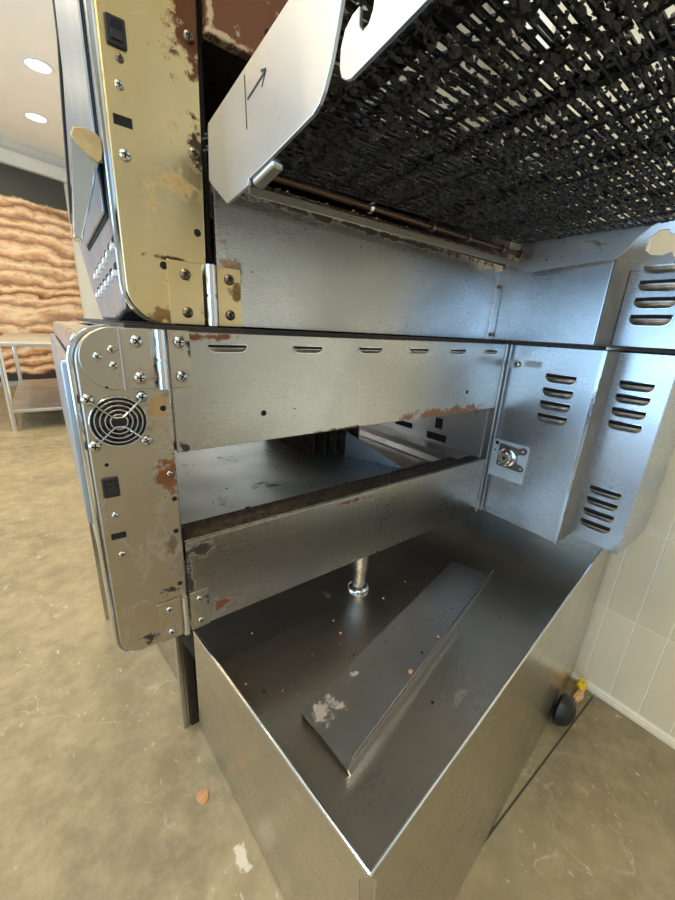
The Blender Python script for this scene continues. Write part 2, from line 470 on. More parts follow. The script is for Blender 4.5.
    def build(s, name, mats, parent=None, smooth=False, bevel=0, base=None, seg=2):
        b = base if base is not None else (WPOS[parent.name] if parent else (0, 0, 0))
        o = bpy.data.objects.new(name, s.mesh(name, mats, smooth, b))
        COL.objects.link(o)
        WPOS[o.name] = Vector(b)
        if parent:
            o.parent = parent
            o.location = (Vector(b)-WPOS[parent.name])*S
        else:
            o.location = Vector(b)*S
        if bevel:
            md = o.modifiers.new('bevel', 'BEVEL')
            md.width = bevel*S
            md.segments = seg
            md.limit_method = 'ANGLE'
            md.angle_limit = math.radians(35)
        return o

def place(mesh, name, parent, loc, rot=(0, 0, 0), scale=1.0):
    """a copy that shares mesh data, at a world position"""
    o = bpy.data.objects.new(name, mesh)
    COL.objects.link(o)
    WPOS[o.name] = Vector(loc)
    if parent:
        o.parent = parent
        o.location = (Vector(loc)-WPOS[parent.name])*S
    else:
        o.location = Vector(loc)*S
    o.rotation_euler = rot
    o.scale = (scale,)*3 if isinstance(scale, (int, float)) else scale
    return o

def tag(o, label=None, cat=None, group=None, kind=None):
    if label: o['label'] = label
    if cat: o['category'] = cat
    if group: o['group'] = group
    if kind: o['kind'] = kind
    return o

def thing(name, loc, label, cat, group=None):
    o = bpy.data.objects.new(name, None)
    COL.objects.link(o)
    o.location = Vector(loc)*S
    o.empty_display_size = 0.05
    WPOS[o.name] = Vector(loc)
    return tag(o, label, cat, group)

def arc(cx, cy, r, a0, a1, n=8, ry=None):
    ry = r if ry is None else ry
    return [(cx+r*math.cos(math.radians(a0+(a1-a0)*i/n)), cy+ry*math.sin(math.radians(a0+(a1-a0)*i/n))) for i in range(n+1)]

G = -1.367          # floor level
CEIL = 2.9
XW = 1.706          # tiled wall

# ------------------------------------------------------------------ the room
fl = MB().box((-4.0, -5.0, G-0.06), (XW+0.05, 12.0, G)).build('floor', 'floor', base=(0, 0, G))
tag(fl, kind='structure')
MB().box((0.30, -0.4085, G), (XW-0.03, -0.4025, G+0.0006)).build('floor_joint', 'joint', fl)
ce = MB().box((-4.0, -5.0, CEIL), (XW+0.05, 12.0, CEIL+0.06)).build('ceiling', 'ceiling')
tag(ce, kind='structure')
wr = MB().box((XW, -5.0, G), (XW+0.05, 12.0, CEIL)).build('wall_right', 'grout')
tag(wr, kind='structure')
TW, TH = 0.0950, 0.358
tile = MB().box((-0.003, -TW/2+0.0018, -TH/2+0.0018), (0.004, TW/2-0.0018, TH/2-0.0018))
tm = tile.mesh('tile', 'tile')
tb = bmesh.new()
tb.from_mesh(tm)
bmesh.ops.bevel(tb, geom=[e for e in tb.edges], offset=0.0012*S, segments=1, affect='EDGES')
tb.to_mesh(tm)
tb.free()
rows = [-0.975+TH*(k+0.5) for k in range(-1, 6)]
for cy in range(-9, 7):
    for rz in rows:
        o = place(tm, 'tile', wr, (XW, -0.354+TW*(cy+0.5), rz))
bs = MB().box((XW-0.016, -5.0, G), (XW, 12.0, G+0.020)).build('baseboard_right', 'cream', bevel=0.004)
tag(bs, kind='structure')

# back wall, set at an angle, with the mural
A0 = Vector((-0.054, 9.25, 0))
BD = Vector((0.932, 0.362, 0)).normalized()
BN = Vector((BD.y, -BD.x, 0))
def bw(u, n, z):
    p = A0+BD*u+BN*n
    return (p.x, p.y, z)
def bwbox(mb, u0, u1, n0, n1, z0, z1, mi=0):
    return mb.hexa([bw(u0, n0, z0), bw(u1, n0, z0), bw(u1, n1, z0), bw(u0, n1, z0), bw(u0, n0, z1), bw(u1, n0, z1), bw(u1, n1, z1), bw(u0, n1, z1)], mi)
tag(bwbox(MB(), -4.2, 1.9, -0.08, 0, G, CEIL).build('wall_back', 'white'), kind='structure')
tag(bwbox(MB(), -4.2, 1.9, 0, 0.14, 2.50, 2.72).build('trim_1', 'white', bevel=0.02), kind='structure')
tag(bwbox(MB(), -4.2, 1.9, 0, 0.03, G, G+0.09).build('baseboard_back', 'grey'), kind='structure')
mu = bwbox(MB(), -4.0, 0.93, 0.002, 0.03, G+0.10, 2.495).build('bread_mural', 'mural', base=bw(0, 0, 0))
tag(mu, 'wall mural print of a tall stack of browned flatbreads', 'mural')

# left wall with shop windows, wall behind
wl = MB()
wl.box((-4.0, -5.0, G), (-3.9, 12.0, -1.15)).box((-4.0, -5.0, 1.85), (-3.9, 12.0, CEIL))
ys = [-5.0, -3.45, -0.75, 0.15, 2.85, 3.75, 6.45, 12.0]
for i in range(0, 8, 2):
    wl.box((-4.0, ys[i], -1.15), (-3.9, ys[i+1], 1.85))
tag(wl.build('wall_left', 'roomwall'), kind='structure')
for i, (a, b) in enumerate(((-3.45, -0.75), (0.15, 2.85), (3.75, 6.45))):
    w = MB()
    w.box((-3.98, a, -1.15), (-3.9, a+0.06, 1.85)).box((-3.98, b-0.06, -1.15), (-3.9, b, 1.85))
    w.box((-3.98, a, -1.15), (-3.9, b, -1.09)).box((-3.98, a, 1.79), (-3.9, b, 1.85))
    tag(w.build('window_%d' % (i+1), 'grey'), kind='structure')
tag(MB().box((-4.0, -5.1, G), (XW+0.05, -5.0, CEIL)).build('wall_front', 'roomwall'), kind='structure')

# ceiling downlights
trim = MB().lathe((0, 0, 0), (0, 0, -1), [(0.13, 0), (0.13, 0.008), (0.105, 0.012), (0.10, 0.0)], 24).mesh('trim_ring', 'white', True)
lens = MB().lathe((0, 0, 0), (0, 0, -1), [(0.10, 0), (0.10, 0.004), (0.06, 0.007), (0.01, 0.008)], 24).mesh('lens', 'lens', True)
spots = [(0.507, 6.262), (0.475, 7.891), (0.55, 4.75), (0.5, 2.6), (-0.6, -0.9), (-0.6, -2.8), (-1.4, 6.3), (-1.4, 4.4), (-1.4, 2.2), (-1.4, 0.0), (-1.4, -2.2), (-2.8, 3.3), (-2.8, -1.0)]
for i, (x, y) in enumerate(spots):
    t = thing('ceiling_downlight', (x, y, CEIL), 'round lit downlight recessed in the cream ceiling', 'downlight', 'ceiling downlights')
    place(trim, 'trim_ring', t, (x, y, CEIL), (0, 0, 0), 1.25)
    place(lens, 'lens', t, (x, y, CEIL-0.0005), (0, 0, 0), 1.25)
    l = area('downlight_beam', (x, y, CEIL-0.02), (0, 0, -1), 0.18, 0.18, 16.5, (1.0, 0.79, 0.50), 'DISK', math.radians(140))

# ------------------------------------------------------------------ work table in the background
t = thing('work_table', (-0.02, 6.5, G), 'stainless work table with an undershelf in front of the bread mural', 'table')
MB().box((-0.42, 5.12, -0.365), (0.62, 8.0, -0.318)).build('table_top', 'steel_table', t, bevel=0.008)
for x, y in ((-0.36, 5.2), (0.55, 5.2), (-0.36, 7.9), (0.55, 7.9)):
    MB().cyl((x, y, G), (x, y, -0.365), 0.032, n=14).build('leg', 'chrome', t, True)
MB().box((-0.38, 5.18, -1.145), (0.58, 7.92, -1.105)).build('undershelf', 'steel_table', t, bevel=0.006)

# ------------------------------------------------------------------ shared small hardware
def screw_mesh(name, r, mat='screw', cross=True):
    mb = MB().lathe((0, 0, 0), (0, -1, 0), [(r, 0), (r*0.98, r*0.18), (r*0.75, r*0.42), (r*0.35, r*0.56), (r*0.05, r*0.6)], 14)
    if cross:
        mb.box((-r*0.55, -r*0.66, -r*0.11), (r*0.55, -r*0.45, r*0.11), 1)
        mb.box((-r*0.11, -r*0.66, -r*0.55), (r*0.11, -r*0.45, r*0.55), 1)
    return mb.mesh(name, [mat, 'void'], True)
SCR = screw_mesh('screw', 0.0095)
SCR_S = screw_mesh('screw', 0.006)
SCR_D = screw_mesh('screw', 0.009, 'screw_d')
HOLE = MB().lathe((0, 0, 0), (0, -1, 0), [(0.006, 0), (0.0055, 0.0006), (0.001, 0.0007)], 12).mesh('hole', 'void')

def louver_mesh(name, length, height, depth, mats=('steel_blue', 'void'), n=18):
    """stamped louvre: dark slot with a bulged hood below it; lies in the local x-z plane, facing -y, opening up"""
    mb = MB()
    L2 = length/2
    us = [-math.cos(PI*i/n) for i in range(n+1)]
    def bot(u): return -height*0.5+height*0.8*(1-(1-abs(u)**6)**0.5) if abs(u) < 1 else height*0.3
    H = height*0.5
    # flat dark slot: straight top edge, rounded lower corners
    pts = [(us[0]*L2, H*0.6), (us[0]*L2*0.97, H), (us[-1]*L2*0.97, H), (us[-1]*L2, H*0.6)]+[(u*L2, bot(u)) for u in reversed(us[1:-1])]
    mb.prism(pts, lambda a, b: (a, -0.0004, b), lambda a, b: (a, -0.001, b), 1)
    # hood: bulges outwards from the lower edge and stops short of the top edge
    rowsn = 6
    vs, fs = [], []
    for k in range(rowsn+1):
        v = k/rowsn
        for u in us:
            zb = bot(u)
            zt = max(zb, H*0.30)
            ee = max(0.0, 1-abs(u)**4)**0.5
            vs.append((u*L2, -0.0010-depth*ee*math.sin(v*PI*0.5), zb+(zt-zb)*v))
    for k in range(rowsn):
        for i in range(n):
            a = k*(n+1)+i
            fs.append((a, a+1, a+n+2, a+n+1))
    mb.add(vs, fs, 0)
    mb.tube([(x, -0.001, z) for x, z in pts], 0.0013, 5, 2, True)
    return mb.mesh(name, list(mats)+['chrome'], True)

def hinge(parent, left, barrel, right, z0, z1, y, mat='steel_ctrl', scr=SCR, mat_r=None, split=0.0):
    """butt hinge: two leaves, a knuckled barrel and four screws"""
    h = MB()
    zc = (z0+z1)/2
    bx = (barrel[0]+barrel[1])/2
    r = (barrel[1]-barrel[0])/2
    h.cyl((bx, y-r*0.8, z0), (bx, y-r*0.8, zc-0.002), r, n=16)
    h.cyl((bx, y-r*0.8, zc+0.002), (bx, y-r*0.8, z1), r, n=16)
    h.cyl((bx, y-r*0.8, zc-0.002), (bx, y-r*0.8, zc+0.002), r*0.8, n=12)
    ho = h.build('hinge', 'chrome', parent, True, base=(bx, y, zc))
    for (a, b), mt in ((left, mat), (right, mat_r or mat)):
        MB().box((a, y-0.0035, z0), (b, y, z1)).build('leaf', mt, ho, bevel=0.001)
        xc = (a+b)/2
        for z in (z0+(z1-z0)*0.2, z0+(z1-z0)*0.8):
            place(scr, 'screw', ho, (xc, y-0.0035, z), (0, random.uniform(0, 1.5), 0))
    return ho

# ------------------------------------------------------------------ lower oven
OV = thing('conveyor_oven', (0.122, 0, -0.585), 'lower conveyor oven with fan guard, its open slot showing no belt', 'oven')
OB = WPOS[OV.name]
# control end panel with rounded corners
out = arc(0.172, -0.052, 0.050, 180, 90, 8)+[(0.2445, -0.002), (0.2445, -0.5855)]+arc(0.160, -0.5475, 0.038, 270, 180, 8)
cp = MB().py(out, 0.0, 0.04).build('control_panel', 'steel_ctrl', OV, True, bevel=0.003)
edge = MB()
edge.tube([(x-0.004 if x < 0.16 else x, 0.006, z) for x, z in (out[10:]+out[:9])][1:], 0.0045, 8)
edge.build('edge_trim', 'chrome', cp, True)
# oven front door seen at a grazing angle
MB().px([(0.02, -0.315), (1.0, -0.315), (1.0, -0.05), (0.02, -0.05)]+[], 0.1065, 0.122).build('front_door', 'front', OV, bevel=0.006)
MB().box((0.124, 0.04, -0.57), (0.24, 1.15, -0.012)).build('side_body', 'steel', OV, bevel=0.01)
# round end cap plate with hinge
cap = arc(0.173, -0.047, 0.0455, 90, 270, 16)+[(0.181, -0.0925), (0.181, -0.0015)]
cpl = MB().py(cap, -0.005, 0.0).build('end_cap_plate', 'steel_ctrl', OV, True, bevel=0.0012)
for x, z in ((0.150, -0.043), (0.169, -0.033), (0.169, -0.056)):
    place(SCR_S, 'screw', cpl, (x, -0.005, z), (0, random.uniform(0, 1.5), 0))
MB().box((0.1785, -0.0075, -0.0925), (0.1815, -0.005, -0.002)).build('leaf_edge', 'chrome', cpl)
hinge(OV, (0.182, 0.223), (0.2265, 0.2435), (0.247, 0.2805), -0.093, -0.003, -0.001)
hinge(OV, (0.189, 0.229), (0.2315, 0.2435), (0.247, 0.284), -0.584, -0.496, -0.001, scr=SCR_S)
# fan
FC = (0.1667, -0.1407)
fan = MB().lathe((FC[0], -0.0004, FC[1]), (0, -1, 0), [(0.0385, 0), (0.0385, 0.0008), (0.001, 0.0009)], 32, 0)
for k in range(7):
    a = 2*PI*k/7
    mbv = []
    for rr, da in ((0.013, 0.0), (0.035, 0.15), (0.035, 0.75), (0.013, 0.6)):
        mbv.append((FC[0]+rr*math.cos(a+da), -0.0016, FC[1]+rr*math.sin(a+da)))
    fan.add(mbv, [(0, 1, 2, 3)], 1)
fan.lathe((FC[0], -0.001, FC[1]), (0, -1, 0), [(0.013, 0), (0.013, 0.0014), (0.002, 0.002)], 20, 1)
fo = fan.build('cooling_fan', ['void', 'black'], OV)
for k, rr in enumerate((0.0385, 0.0325, 0.0255, 0.0185, 0.0115)):
    ring = [(FC[0]+rr*math.cos(2*PI*i/36), -0.0065, FC[1]+rr*math.sin(2*PI*i/36)) for i in range(36)]
    MB().tube(ring, 0.0013, 6, 0, True).build('guard_ring', 'chrome', fo, True)
for sg in (1, -1):
    q = 0.0357
    pts = [(FC[0]-q, -0.004, FC[1]+sg*q), (FC[0]-0.018, -0.009, FC[1]+sg*0.018), (FC[0]-0.006, -0.009, FC[1]+sg*0.007), (FC[0]+0.006, -0.009, FC[1]+sg*0.007), (FC[0]+0.018, -0.009, FC[1]+sg*0.018), (FC[0]+q, -0.004, FC[1]+sg*q)]
    MB().tube(pts, 0.0014, 6).build('guard_wire', 'chrome', fo, True)
    for sx in (1, -1):
        place(SCR, 'screw', fo, (FC[0]+sx*q, -0.001, FC[1]+sg*q), (0, random.uniform(0, 1.5), 0), 0.95)
# rocker switch, slot, small screws
def rocker(parent, x0, x1, z0, z1, y):
    s = MB().box((x0, y-0.004, z0), (x1, y, z1)).build('rocker_switch', 'black', parent, bevel=0.002)
    w = (x1-x0)
    h = (z1-z0)
    MB().px([(y-0.004, z0+h*0.18), (y-0.006, z0+h*0.2), (y-0.0055, z0+h*0.52), (y-0.0095, z0+h*0.8), (y-0.004, z0+h*0.82)], x0+w*0.22, x1-w*0.22).build('rocker', 'black', s, bevel=0.0006)
    return s
rocker(OV, 0.132, 0.1555, -0.264, -0.230, 0.0)
MB().box((0.134, -0.0006, -0.341), (0.156, 0.001, -0.330)).build('label_slot', 'void', OV)
for x, z in ((0.144, -0.297), (0.146, -0.371)):
    place(SCR_S, 'screw', OV, (x, 0, z), (0, 0.4, 0), 0.9)
place(SCR_S, 'screw', OV, (0.233, 0, -0.241), (0, 0.9, 0), 0.9)
for x, z in ((0.232, -0.126), (0.2345, -0.354), (0.233, -0.467), (0.237, -0.29)):
    place(HOLE, 'hole', OV, (x, 0, z), (0, 0, 0), 0.8)
# end panel above the opening, with six pressed vents
ep = MB().box((0.2485, 0.0, -0.206), (1.240, 0.018, -0.004)).build('upper_end_panel', 'steel_h', OV, bevel=0.0015)
VENT = louver_mesh('vent', 0.070, 0.0135, 0.008, ('steel_h', 'void'))
for x in (0.311, 0.475, 0.642, 0.804, 0.965, 1.127):
    place(VENT, 'vent', ep, (x+0.034, 0.0, -0.030))
for x, z in ((0.412, -0.15), (1.072, -0.145)):
    place(HOLE, 'hole', ep, (x, 0, z))
MB().box((0.2485, 0.018, -0.2065), (1.24, 0.05, -0.200)).build('panel_return', 'burnt', OV)
# lower bar with burnt top
lb = MB().box((0.2485, 0.0, -0.585), (1.240, 0.012, -0.385)).build('lower_end_panel', 'steel_bar', OV, bevel=0.0015)
MB().box((0.2485, 0.012, -0.43), (1.24, 0.078, -0.3865)).build('burnt_sill', 'burnt', OV)
sill = MB()
rs = random.Random(3)
for k in range(260):
    x = rs.uniform(0.255, 1.23)
    y = rs.uniform(0.014, 0.078)
    r = rs.uniform(0.0015, 0.005)
    sill.hexa([(x+r*rs.uniform(-1.2, -.6), y-r, -0.387), (x+r*rs.uniform(.6, 1.2), y-r*rs.uniform(.5, 1), -0.387), (x+r, y+r, -0.387), (x-r, y+r, -0.387),
               (x-r*.6, y-r*.5, -0.387+r*.8), (x+r*.6, y-r*.5, -0.387+r*.7), (x+r*.5, y+r*.5, -0.387+r*.9), (x-r*.5, y+r*.5, -0.387+r*.8)])
tag(sill.build('burnt_residue', 'carbon', OV), kind='stuff')
# corner post
cpz = MB().box((1.2405, -0.004, -0.585), (1.2475, 0.02, -0.004)).box((1.2475, 0.006, -0.585), (1.266, 0.02, -0.004)).box((1.266, -0.004, -0.585), (1.2705, 0.02, -0.004))
po = cpz.build('corner_post', 'steel', OV, bevel=0.0008)
for z in (-0.03, -0.44, -0.575):
    place(SCR_S, 'bolt', po, (1.256, 0.006, z), (0, 0, 0), 0.8)
# drive housing, face towards the slot
XA = 1.271
dh = MB().box((XA, -0.258, -0.585), (1.50, 0.6, -0.004)).build('drive_housing', 'steel_blue', OV, bevel=0.002)
LVA = louver_mesh('louver', 0.086, 0.026, 0.012)
rA = (0, 0, -PI/2)
for z in (-0.093, -0.134, -0.172, -0.211):
    place(LVA, 'louver', dh, (XA, -0.168, z), rA)
tabm = MB().px([(0.0, -0.050)]+arc(-0.033, -0.063, 0.013, 90, -90, 8)[::1]+[(0.0, -0.076)], XA-0.003, XA)
tb_ = tabm.build('latch_tab', 'zinc', dh, True)
place(SCR, 'screw', tb_, (XA-0.003, -0.033, -0.063), rA)
st = MB().px([(-0.053, -0.048), (-0.107, -0.048), (-0.107, -0.069), (-0.053, -0.069)], XA-0.0008, XA).build('sticker', 'sticker', dh)
lines = MB()
for z, a, b in ((-0.0535, -0.062, -0.098), (-0.0585, -0.058, -0.102), (-0.0635, -0.060, -0.100)):
    y = a
    while y > b:
        w = random.uniform(0.003, 0.007)
        lines.box((XA-0.0011, y-w, z-0.0011), (XA-0.0008, y, z+0.0011))
        y -= w+0.0016
lines.build('small_print', 'ink', st)
# bearing plate with coupling
bpz = MB().px([(-0.004, -0.312), (-0.118, -0.312)]+arc(-0.118, -0.320, 0.008, 90, 180, 4)+[(-0.126, -0.441), (-0.004, -0.441)], XA-0.004, XA).build('bearing_plate', 'zinc', OV, bevel=0.0008)
fl_out = [(-0.030, -0.322), (-0.094, -0.326)]+arc(-0.110, -0.330, 0.012, 90, 270, 8)+[(-0.094, -0.346), (-0.096, -0.376)]+[(-0.112, -0.378)]+arc(-0.112, -0.390, 0.010, 90, 270, 6)+[(-0.034, -0.398), (-0.030, -0.394)]
MB().px(fl_out, XA-0.010, XA-0.004).build('bearing_flange', 'bronze', bpz, bevel=0.001)
bc = (-0.066, -0.360)
MB().lathe((XA-0.010, bc[0], bc[1]), (-1, 0, 0), [(0.030, 0), (0.030, 0.010), (0.025, 0.012), (0.024, 0.010), (0.022, 0.010)], 28).build('bushing_ring', 'chrome', bpz, True)
MB().lathe((XA-0.016, bc[0], bc[1]), (-1, 0, 0), [(0.022, 0), (0.022, 0.020), (0.018, 0.023), (0.0165, 0.020), (0.0150, 0.020)], 28).build('drive_coupling', 'screw', bpz, True)
MB().lathe((XA-0.030, bc[0], bc[1]), (-1, 0, 0), [(0.0165, 0), (0.0165, 0.003), (0.006, 0.006), (0.005, 0.001)], 24).build('coupling_core', 'bronze', bpz, True)
MB().lathe((XA-0.0335, bc[0], bc[1]), (-1, 0, 0), [(0.0055, 0), (0.0055, 0.003), (0.001, 0.0031)], 16).build('shaft_hole', 'void', bpz)
for y, z in ((-0.110, -0.331), (-0.112, -0.389), (-0.038, -0.390)):
    place(SCR_S, 'bolt', bpz, (XA-0.010, y, z), rA, 0.8)
for y, z, s in ((-0.017, -0.324, 1.1), (-0.014, -0.350, 0.55)):
    place(HOLE, 'hole', bpz, (XA-0.004, y, z), rA, s)
# motor housing, the louvred box towards the wall
XB = 1.378
mh = MB().box((XB, -0.3975, -0.591), (1.638, -0.258, -0.006)).build('motor_housing', 'steel_blue', OV, bevel=0.0025)
LVB = louver_mesh('louver', 0.082, 0.026, 0.012)
for z in (-0.097, -0.134, -0.173, -0.211, -0.417, -0.454, -0.492, -0.530):
    place(LVB, 'louver', mh, (XB, -0.322, z), rA)
# small flange at the drive housing's lower front edge
MB().box((XA-0.001, -0.264, -0.585), (XB, -0.258, -0.006)).build('step_panel', 'steel_toned', OV, bevel=0.001)
MB().box((XA-0.002, -0.266, -0.588), (XA+0.001, -0.258, -0.006)).build('folded_edge', 'chrome', OV)
# the cavity
MB().box((0.2485, 0.078, -0.412), (1.04, 0.85, -0.400)).build('cavity_floor', 'steel_dark', OV)
MB().box((0.2485, 0.02, -0.016), (1.235, 0.85, -0.008)).build('cavity_roof', 'steel_inner', OV)
MB().box((0.2445, 0.05, -0.56), (0.2485, 0.85, -0.016)).build('cavity_wall', 'steel_inner', OV)
inn = MB().box((1.235, 0.02, -0.56), (1.268, 0.85, -0.016)).build('inner_wall', 'steel_inner', OV)
for y0, y1, z0, z1 in ((0.335, 0.43, -0.357, -0.335), (0.165, 0.255, -0.372, -0.345), (0.19, 0.222, -0.325, -0.285)):
    MB().box((1.2335, y0, z0), (1.235, y1, z1)).build('air_slot', 'void', inn)
MB().box((1.150, 0.05, -0.405), (1.175, 1.05, -0.382)).box((1.150, 0.05, -0.385), (1.235, 1.05, -0.381)).build('guide_rail', 'steel_inner', OV, bevel=0.001)
MB().box((1.060, 0.06, -0.41), (1.068, 1.05, -0.392)).build('guide_rail', 'steel_inner', OV, bevel=0.001)
duct = [(1.0+0.075*math.sin(math.radians(a)), -0.435+0.055*math.cos(math.radians(a))) for a in range(-80, 91, 10)]
mbd = MB()
mbd.py(duct+[(1.075, -0.45), (0.926, -0.45)], 0.082, 1.0).build('air_duct', 'steel_inner', OV, True)
# curved baffle vanes behind the slot
for k, (x, y) in enumerate(((0.74, 0.36), (0.775, 0.345), (0.81, 0.33), (0.845, 0.31), (0.885, 0.30))):
    pts = []
    for i in range(8):
        tt = i/7
        pts.append((x+0.035*tt*tt, y+0.30*(1-tt)))
    mbv = MB()
    vs, fs = [], []
    for i, (a, b) in enumerate(pts):
        vs += [(a, b, -0.400), (a, b, -0.27), (a+0.004, b, -0.400), (a+0.004, b, -0.27)]
    for i in range(7):
        o = i*4
        fs += [(o, o+4, o+5, o+1), (o+2, o+3, o+7, o+6), (o+1, o+5, o+7, o+3)]
    fs += [(0, 1, 3, 2), (28, 30, 31, 29)]
    mbv.add(vs, fs)
    mbv.build('baffle_vane', 'burnt' if k < 4 else 'steel_inner', OV, True)
wedge = [(0.862, 0.300), (0.905, 0.20), (0.945, 0.105)]
mbv = MB()
vs = []
for (x, y), zt in zip(wedge, (-0.315, -0.355, -0.3985)):
    vs += [(x, y, -0.400), (x, y, zt), (x+0.004, y+0.002, -0.400), (x+0.004, y+0.002, zt)]
mbv.add(vs, [(0, 4, 5, 1), (4, 8, 9, 5), (2, 3, 7, 6), (6, 7, 11, 10), (1, 5, 7, 3), (5, 9, 11, 7), (0, 1, 3, 2), (8, 10, 11, 9)])
mbv.build('baffle_wedge', 'steel_inner', OV)
# underside and legs
TF = -0.76      # tray floor under the oven
MB().box((0.2485, 0.012, -0.585), (1.50, 1.1, -0.56)).build('base_pan', 'steel', OV)
for x, y in ((0.767, 0.075), (1.40, 0.40), (0.45, 0.95), (1.35, 0.95)):
    lg = MB().lathe((x, y, TF+0.028), (0, 0, 1), [(0.022, 0), (0.022, 0.04), (0.026, 0.05), (0.026, 0.155)], 20).build('leg', 'steel', OV, True)
    MB().lathe((x, y, TF), (0, 0, 1), [(0.036, 0), (0.036, 0.006), (0.030, 0.014), (0.020, 0.018), (0.018, 0.045)], 24).build('foot', 'chrome', lg, True)

# ------------------------------------------------------------------ upper oven
SK = 0.036
def yu(x): return 0.042+SK*(x-0.2)
UP = thing('conveyor_oven', (0.2, 0.042, 0.004), 'upper conveyor oven with gold-tinted control panel and lever handle', 'oven')
def upoly(poly, y0, y1):
    return MB().prism(poly, lambda a, b: (a, yu(a)+y0, b), lambda a, b: (a, yu(a)+y1, b))
def ubox(x0, x1, y0, y1, z0, z1):
    return upoly([(x0, z0), (x1, z0), (x1, z1), (x0, z1)], y0, y1)
uo = [(0.204, 0.75)]+[(0.204, 0.06)]+arc(0.259, 0.059, 0.055, 180, 270, 10)+[(0.330, 0.004), (0.341, 0.75)]
ucp = upoly(uo, 0, 0.04).build('control_panel', 'steel_gold', UP, True, bevel=0.003)
MB().tube([(x-0.003, yu(x)+0.004, z+0.003) for x, z in uo[:12]], 0.0045, 8).build('edge_trim', 'chrome', ucp, True)
rocker(UP, 0.214, 0.2385, 0.350, 0.382, 0.043)
ubox(0.2125, 0.236, -0.0006, 0.001, 0.264, 0.276).build('label_slot', 'void', UP)
for x, z, mm, sc in ((0.224, 0.310, SCR_S, 1.0), (0.2225, 0.230, SCR, 0.85), (0.321, 0.259, SCR_D, 1.0), (0.228, 0.340, SCR_D, 0.6), (0.322, 0.400, SCR_D, 0.9)):
    place(mm, 'screw', UP, (x, yu(x), z), (0, 0.3, 0), sc)
for x, z in ((0.319, 0.150), (0.262, 0.094)):
    place(HOLE, 'hole', UP, (x, yu(x), z))
hinge(UP, (0.266, 0.322), (0.326, 0.344), (0.347, 0.390), 0.006, 0.104, 0.046, 'steel_gold', SCR_D, 'steel_gold')
# lower bar of the upper oven, the open slot and the burnt panel above it
ubox(0.349, 1.283, 0, 0.012, 0.006, 0.228).build('lower_end_panel', 'steel_upper', UP, bevel=0.0015)
ubox(0.349, 1.283, 0.012, 0.10, 0.18, 0.250).build('burnt_sill', 'burnt', UP)  # burnt sill, made taller as a dark fill for the shaded slot
ubox(0.349, 1.283, 0, 0.02, 0.417, 0.75).build('upper_end_panel', 'burnt_panel', UP, bevel=0.003)
place(HOLE, 'hole', UP, (0.452, yu(0.452), 0.455), (0, 0, 0), 1.3)
ubox(0.345, 1.30, 0.10, 1.0, 0.18, 0.195).build('cavity_floor', 'burnt', UP)
ubox(0.345, 1.30, 0.05, 1.0, 0.43, 0.45).build('cavity_roof', 'burnt', UP)
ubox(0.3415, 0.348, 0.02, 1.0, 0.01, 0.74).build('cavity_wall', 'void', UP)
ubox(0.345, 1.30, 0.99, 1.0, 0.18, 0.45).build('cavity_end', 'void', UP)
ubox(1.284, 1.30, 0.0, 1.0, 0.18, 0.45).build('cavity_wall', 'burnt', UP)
ubox(0.32, 1.45, 0.05, 1.05, 0.012, 0.178).build('side_body', 'steel', UP)
ubox(0.30, 1.64, 0.05, 1.05, 0.46, 0.75).build('top_body', 'steel', UP)
# front housing at the left with its vents and lever handle
fh = [(0.047, 0.06), (0.07, 0.022), (0.16, 0.006), (0.35, 0.006), (0.44, 0.05), (0.60, 0.16), (0.72, 0.25), (0.52, 0.43), (0.41, 0.51), (0.36, 0.75), (0.047, 0.75)]
fho = MB().px(fh, 0.200, 0.30).build('front_housing', 'front', UP, True, bevel=0.006)
MB().px([(0.094, 0.157), (0.415, 0.147), (0.612, 0.24), (0.392, 0.456), (0.322, 0.70), (0.094, 0.70)], 0.1985, 0.2005).build('door_gap', 'void', fho)
MB().px([(0.10, 0.165), (0.41, 0.155), (0.60, 0.24), (0.385, 0.45), (0.315, 0.69), (0.10, 0.69)], 0.1935, 0.1995).build('door_panel', 'front', fho, bevel=0.003)
MB().tube([(0.200, 0.36, 0.75), (0.200, 0.41, 0.51), (0.200, 0.52, 0.43), (0.200, 0.72, 0.25)], 0.006, 6).build('edge_line', 'black', fho, True)  # dark tube added along the far edge to draw its outline
SL = MB().px([(-0.014, -0.004), (0.010, -0.006), (0.014, 0.006), (-0.010, 0.008)], -0.0008, 0.0005)
SL.px([(-0.014, -0.012), (0.010, -0.014), (0.010, -0.006), (-0.014, -0.004)], -0.006, 0.0005, 1)
slm = SL.mesh('vent_slot', ['void', 'white'])
for r_ in range(2):
    for k in range(6):
        place(slm, 'vent_slot', fho, (0.200, 0.075+0.052*k+0.012*r_, 0.122-0.036*r_-0.0045*k))
capo = [(0.162, 0.244), (0.166, 0.254), (0.178, 0.2575), (0.191, 0.2555), (0.197, 0.250), (0.199, 0.238), (0.1965, 0.224), (0.191, 0.218), (0.180, 0.2235), (0.168, 0.234)]
dhd = MB()
n = len(capo)
low = [(0.1475+(x-0.162)*0.30, 0.119+(z-0.236)*0.18) for x, z in capo]
vs = [(x, 0.070, z) for x, z in capo]+[(x, 0.096, z) for x, z in capo]
# lever: runs down and outwards from the tan end
dhd.hexa([(0.1480, 0.068, 0.118), (0.1590, 0.068, 0.115), (0.1610, 0.110, 0.117), (0.1490, 0.110, 0.120),
          (0.1625, 0.068, 0.250), (0.1930, 0.068, 0.222), (0.1970, 0.110, 0.235), (0.1640, 0.110, 0.252)])
ho_ = dhd.build('lever_handle', 'chrome', UP, False, bevel=0.003, seg=3)
MB().prism(capo, lambda a, b: (a, 0.0655, b), lambda a, b: (a, 0.098, b+0.002)).build('handle_end', 'tan', ho_, True, bevel=0.0015)
MB().box((0.175, 0.085, 0.225), (0.202, 0.10, 0.245)).build('handle_bracket', 'chrome', ho_)
